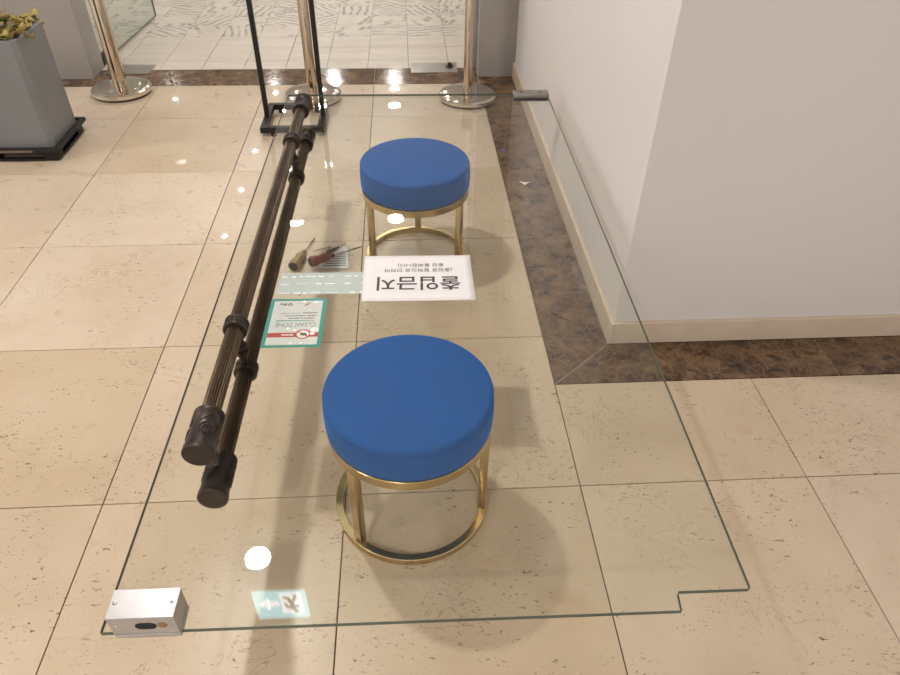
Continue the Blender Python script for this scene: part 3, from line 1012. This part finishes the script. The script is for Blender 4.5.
# ================================================================== PLANTER ON ITS CRATE
CX, CY = -0.3625, 2.094
t = thing('plastic_crate', 'low black plastic tray crate under the grey planter', 'crate', (CX, CY, 0))
ex, ey = 0.161, 0.161
obj('rim', (lambda bm: (box(bm, -ex - .02, ex + .02, -ey - .02, -ey + .0, .048, .066, bevel=.002), box(bm, -ex - .02, ex + .02, ey, ey + .02, .048, .066, bevel=.002), box(bm, -ex - .02, -ex, -ey + .0, ey, .048, .066, bevel=.002), box(bm, ex, ex + .02, -ey, ey, .048, .066, bevel=.002), bm)[-1])(bmesh.new()), black_plastic, t)
obj('deck', B(-ex, ex, -ey, ey, 0.046, 0.058), black_plastic, t)
for sx in (-1, 1):
    for sy in (-1, 1):
        xs = sorted((sx * (ex + .002), sx * (ex - .06))); ys = sorted((sy * (ey + .002), sy * (ey - .06)))
        obj('corner_block', B(xs[0], xs[1], ys[0], ys[1], 0.0005, 0.0458, bevel=0.004), black_plastic, t)
for sy in (-1, 1):
    ys = sorted((sy * (ey + .002), sy * (ey - .02)))
    obj('skid', B(-ex + .0605, ex - .0605, ys[0], ys[1], 0.0005, 0.012, bevel=0.002), black_plastic, t)
    obj('panel_rib', B(-ex + .0605, ex - .0605, ys[0], ys[1], 0.036, 0.0458, bevel=0.002), black_plastic, t)
for sx in (-1, 1):
    xs = sorted((sx * (ex + .002), sx * (ex - .02)))
    obj('skid', B(xs[0], xs[1], -ey + .0605, ey - .0605, 0.0005, 0.012, bevel=0.002), black_plastic, t)
obj('label_strip', B(-0.08, 0.07, -ey - 0.0225, -ey - 0.0205, 0.050, 0.060), plain('tan_strip', (0.16, 0.13, 0.10), 0.6), t)

def squircle(w, d, ch, z):
    return [(-w + ch, -d, z), (w - ch, -d, z), (w, -d + ch, z), (w, d - ch, z), (w - ch, d, z), (-w + ch, d, z), (-w, d - ch, z), (-w, -d + ch, z)]
def loft(secs, cap0=True, cap1=True):
    bm = bmesh.new()
    rings = [[bm.verts.new(q) for q in s] for s in secs]
    n = len(rings[0])
    for a, b_ in zip(rings, rings[1:]):
        for k in range(n):
            bm.faces.new((a[k], a[(k + 1) % n], b_[(k + 1) % n], b_[k]))
    if cap0: bm.faces.new(list(reversed(rings[0])))
    if cap1: bm.faces.new(rings[-1])
    bmesh.ops.recalc_face_normals(bm, faces=list(bm.faces))
    return bm
t = thing('planter', 'tall square grey planter with yellowing leaves standing on a black crate', 'planter', (CX, CY, 0.0585))
pwx, pwy = 0.1525, 0.1525
H_ = 0.462
tb = loft([squircle(pwx, pwy, 0.018, 0.0), squircle(pwx, pwy, 0.02, H_ - 0.03), squircle(pwx + 0.001, pwy + 0.001, 0.02, H_ - 0.004), squircle(pwx - 0.004, pwy - 0.004, 0.02, H_),
           squircle(pwx - 0.02, pwy - 0.02, 0.015, H_), squircle(pwx - 0.024, pwy - 0.024, 0.015, H_ - 0.07)], True, True)
tub = obj('tub', tb, tub_grey, t, smooth=25)
obj('soil', B(-pwx + 0.026, pwx - 0.026, -pwy + 0.026, pwy - 0.026, H_ - 0.0695, H_ - 0.05), soil, t)
def leaf_bm(ln, wd, curl, wav):
    bm = bmesh.new()
    n = 7
    rows_ = []
    for i in range(n + 1):
        s = i / n
        wdt = wd * math.sin(PI * min(1, (s * 0.93 + 0.05))) ** 0.8
        zz = curl * s * s + 0.006 * math.sin(s * 9 + wav)
        rows_.append([bm.verts.new((s * ln, q * wdt, zz + abs(q) * 0.012 + 0.006 * math.sin(7 * s + 3 * q + wav))) for q in (-1, -0.5, 0, 0.5, 1)])
    for a, b_ in zip(rows_, rows_[1:]):
        for k in range(4):
            bm.faces.new((a[k], a[k + 1], b_[k + 1], b_[k]))
    return bm
for k in range(60):
    a = random.uniform(0, 2 * PI)
    rx, ry = random.uniform(-0.13, 0.125), random.uniform(-0.13, 0.125)
    o = obj('leaf', leaf_bm(random.uniform(0.05, 0.09), random.uniform(0.018, 0.032), random.uniform(-0.03, 0.03), random.uniform(0, 6)), random.choice(leafs[:3] + leafs), t, smooth=80)
    o.location = (rx, ry, H_ - 0.03 + random.uniform(0, 0.085) * (1 - abs(rx) / 0.25))
    o.rotation_euler = (random.uniform(-0.6, 0.6), random.uniform(-0.5, 0.2), a)
    sm = o.modifiers.new('thickness', 'SOLIDIFY'); sm.thickness = 0.0012
for x0, y0, a, ln in ((0.07, 0.11, 0.7, 0.075), (0.085, 0.07, 0.3, 0.065), (0.09, 0.02, 0.1, 0.06), (0.085, -0.05, -0.3, 0.065), (0.08, -0.10, -0.6, 0.06)):
    o = obj('leaf', leaf_bm(ln, 0.024, -0.006, a * 3), leafs[0], t, smooth=80)
    o.location = (x0, y0, H_ + 0.012); o.rotation_euler = (0, 0.05, a)
    sm = o.modifiers.new('thickness', 'SOLIDIFY'); sm.thickness = 0.0012

# ================================================================== SMALL THINGS ON THE FLOOR BENEATH THE GLASS
def screwdriver(label, tip, butt, hm, cm, hl, hr, shaft_r=0.003, zc=None):
    """lies on the floor from butt to tip"""
    p0, p1 = Vector((butt[0], butt[1], 0)), Vector((tip[0], tip[1], 0))
    d = p1 - p0
    ln = d.length
    zc = hr if zc is None else zc
    t = thing('screwdriver', label, 'screwdriver', (butt[0], butt[1], 0), math.atan2(d.y, d.x))
    RY = Matrix.Translation((0, 0, hr + 0.0006)) @ Matrix.Rotation(math.atan2(hr - shaft_r, ln), 4, 'Y') @ Matrix.Rotation(PI / 2, 4, 'Y')
    prof = [(0, 0), (hr * 0.8, 0.0), (hr, hl * 0.06), (hr * 0.98, hl * 0.3), (hr * 0.72, hl * 0.42), (hr * 0.78, hl * 0.55), (hr * 0.9, hl * 0.7), (hr * 0.62, hl * 0.95), (hr * 0.4, hl), (0, hl)]
    hb = lathe(bmesh.new(), prof, 30)
    for v in hb.verts:                  # flutes in the grip
        rr = math.hypot(v.co.x, v.co.y)
        if rr > hr * 0.5:
            a = math.atan2(v.co.y, v.co.x); f = 1 - 0.06 * (0.5 + 0.5 * math.cos(6 * a))
            v.co.x *= f; v.co.y *= f
    bmesh.ops.transform(hb, matrix=RY, verts=hb.verts)
    obj('handle', hb, hm, t, smooth=50)
    obj('butt_cap', lathe(bmesh.new(), [(0, -0.003), (hr * 0.62, -0.0025), (hr * 0.8, -0.0003), (0, -0.0003)], 24, RY), cm, t, smooth=40)
    obj('ferrule', lathe(bmesh.new(), [(0, hl + 0.0003), (hr * 0.42, hl + 0.0003), (hr * 0.38, hl + 0.012), (shaft_r, hl + 0.014), (0, hl + 0.014)], 20, RY), black_grip, t, smooth=40)
    obj('shaft', lathe(bmesh.new(), [(0, hl + 0.0143), (shaft_r, hl + 0.0143), (shaft_r, ln - 0.008), (shaft_r * 0.5, ln), (0, ln)], 12, RY), steel, t, smooth=40)
    return t
screwdriver('amber-handled screwdriver lying on the floor left of the plastic bag', (1.013, 1.222), (0.958, 1.000), amber, black_grip, 0.10, 0.0215)
t2 = screwdriver('red-handled screwdriver lying across the clear plastic bag', (1.200, 1.132), (1.020, 1.006), red_handle, black_grip, 0.085, 0.0205)
t2.location.z = 0.0145
t3 = screwdriver('short black screwdriver resting on the plastic bag under the red one', (1.140, 1.160), (1.075, 1.082), black_grip, black_grip, 0.045, 0.009, 0.0028)
t3.location.z = 0.0145
# clear zip bag with leaflet
t = thing('plastic_bag', 'clear plastic bag holding a printed leaflet on the floor beneath the screwdrivers', 'bag', (1.022, 1.000, 0))
bp = [(-0.035, 0.0), (0.145, -0.004), (0.128, 0.165), (0.108, 0.168)]
bm = bmesh.new()
for z, ins in ((0.0006, 0.0), (0.006, -0.003), (0.0105, 0.006)):
    c_ = Vector((0.085, 0.07))
    ring = []
    for q in round_poly(bp, [0.01] * 4, 4):
        v2 = Vector(q); v2 = v2 + (c_ - v2).normalized() * ins
        ring.append((v2.x, v2.y, z))
    if z < 0.001: secs = []
    secs.append(ring)
bm.free()
obj('film', loft(secs), bag_film, t, smooth=60)
bm = prism(bmesh.new(), [(0.0, 0.012), (0.132, 0.01), (0.118, 0.15), (0.105, 0.152)], 0.0045, 0.0055)
lf = obj('leaflet', bm, paper, t)
bm = bmesh.new()
for k in range(7):
    y = 0.022 + k * 0.015
    x0 = 0.03 + (y - 0.012) * 0.7
    if x0 < 0.118:
        box(bm, x0, 0.124 - y * 0.05, y, y + 0.008, 0.0056, 0.0058)
obj('leaflet_print', bm, bag_print, lf)
# loose bolt
t = thing('bolt', 'small loose steel bolt lying beyond the plastic bag', 'bolt', (1.012, 1.125, 0), math.radians(22))
MB = Matrix.Translation((0, 0, 0.0065)) @ Matrix.Rotation(PI / 2, 4, 'Y')
obj('shank', lathe(bmesh.new(), [(0, 0), (0.0022, 0.003), (0.0025, 0.062), (0, 0.062)], 12, MB), steel, t, smooth=40)
obj('head', lathe(bmesh.new(), [(0, 0.0622), (0.006, 0.0622), (0.006, 0.070), (0.0035, 0.074), (0, 0.0745)], 6, MB), alu, t)
# bits of rubbish on the brown border
bm = prism(bmesh.new(), [(-0.022, 0.022), (0.004, 0.010), (0.024, 0.002), (0.006, -0.004), (0.004, -0.016), (-0.006, -0.002)], 0.0006, 0.0016)
for v in bm.verts:
    v.co.z += 0.006 * max(0, v.co.x / 0.024)
tag(obj('paper_scrap', bm, paper, loc=(1.888, 1.640, 0)), 'torn white paper scrap on the brown marble border', 'scrap')
bm = prism(bmesh.new(), [(-0.010, 0.006), (0.008, 0.008), (0.011, -0.004), (-0.006, -0.007)], 0.0006, 0.004)
tag(obj('plastic_scrap', bm, blue_bit, loc=(1.829, 1.975, 0)), 'tiny blue plastic scrap at the edge of the brown border', 'scrap')
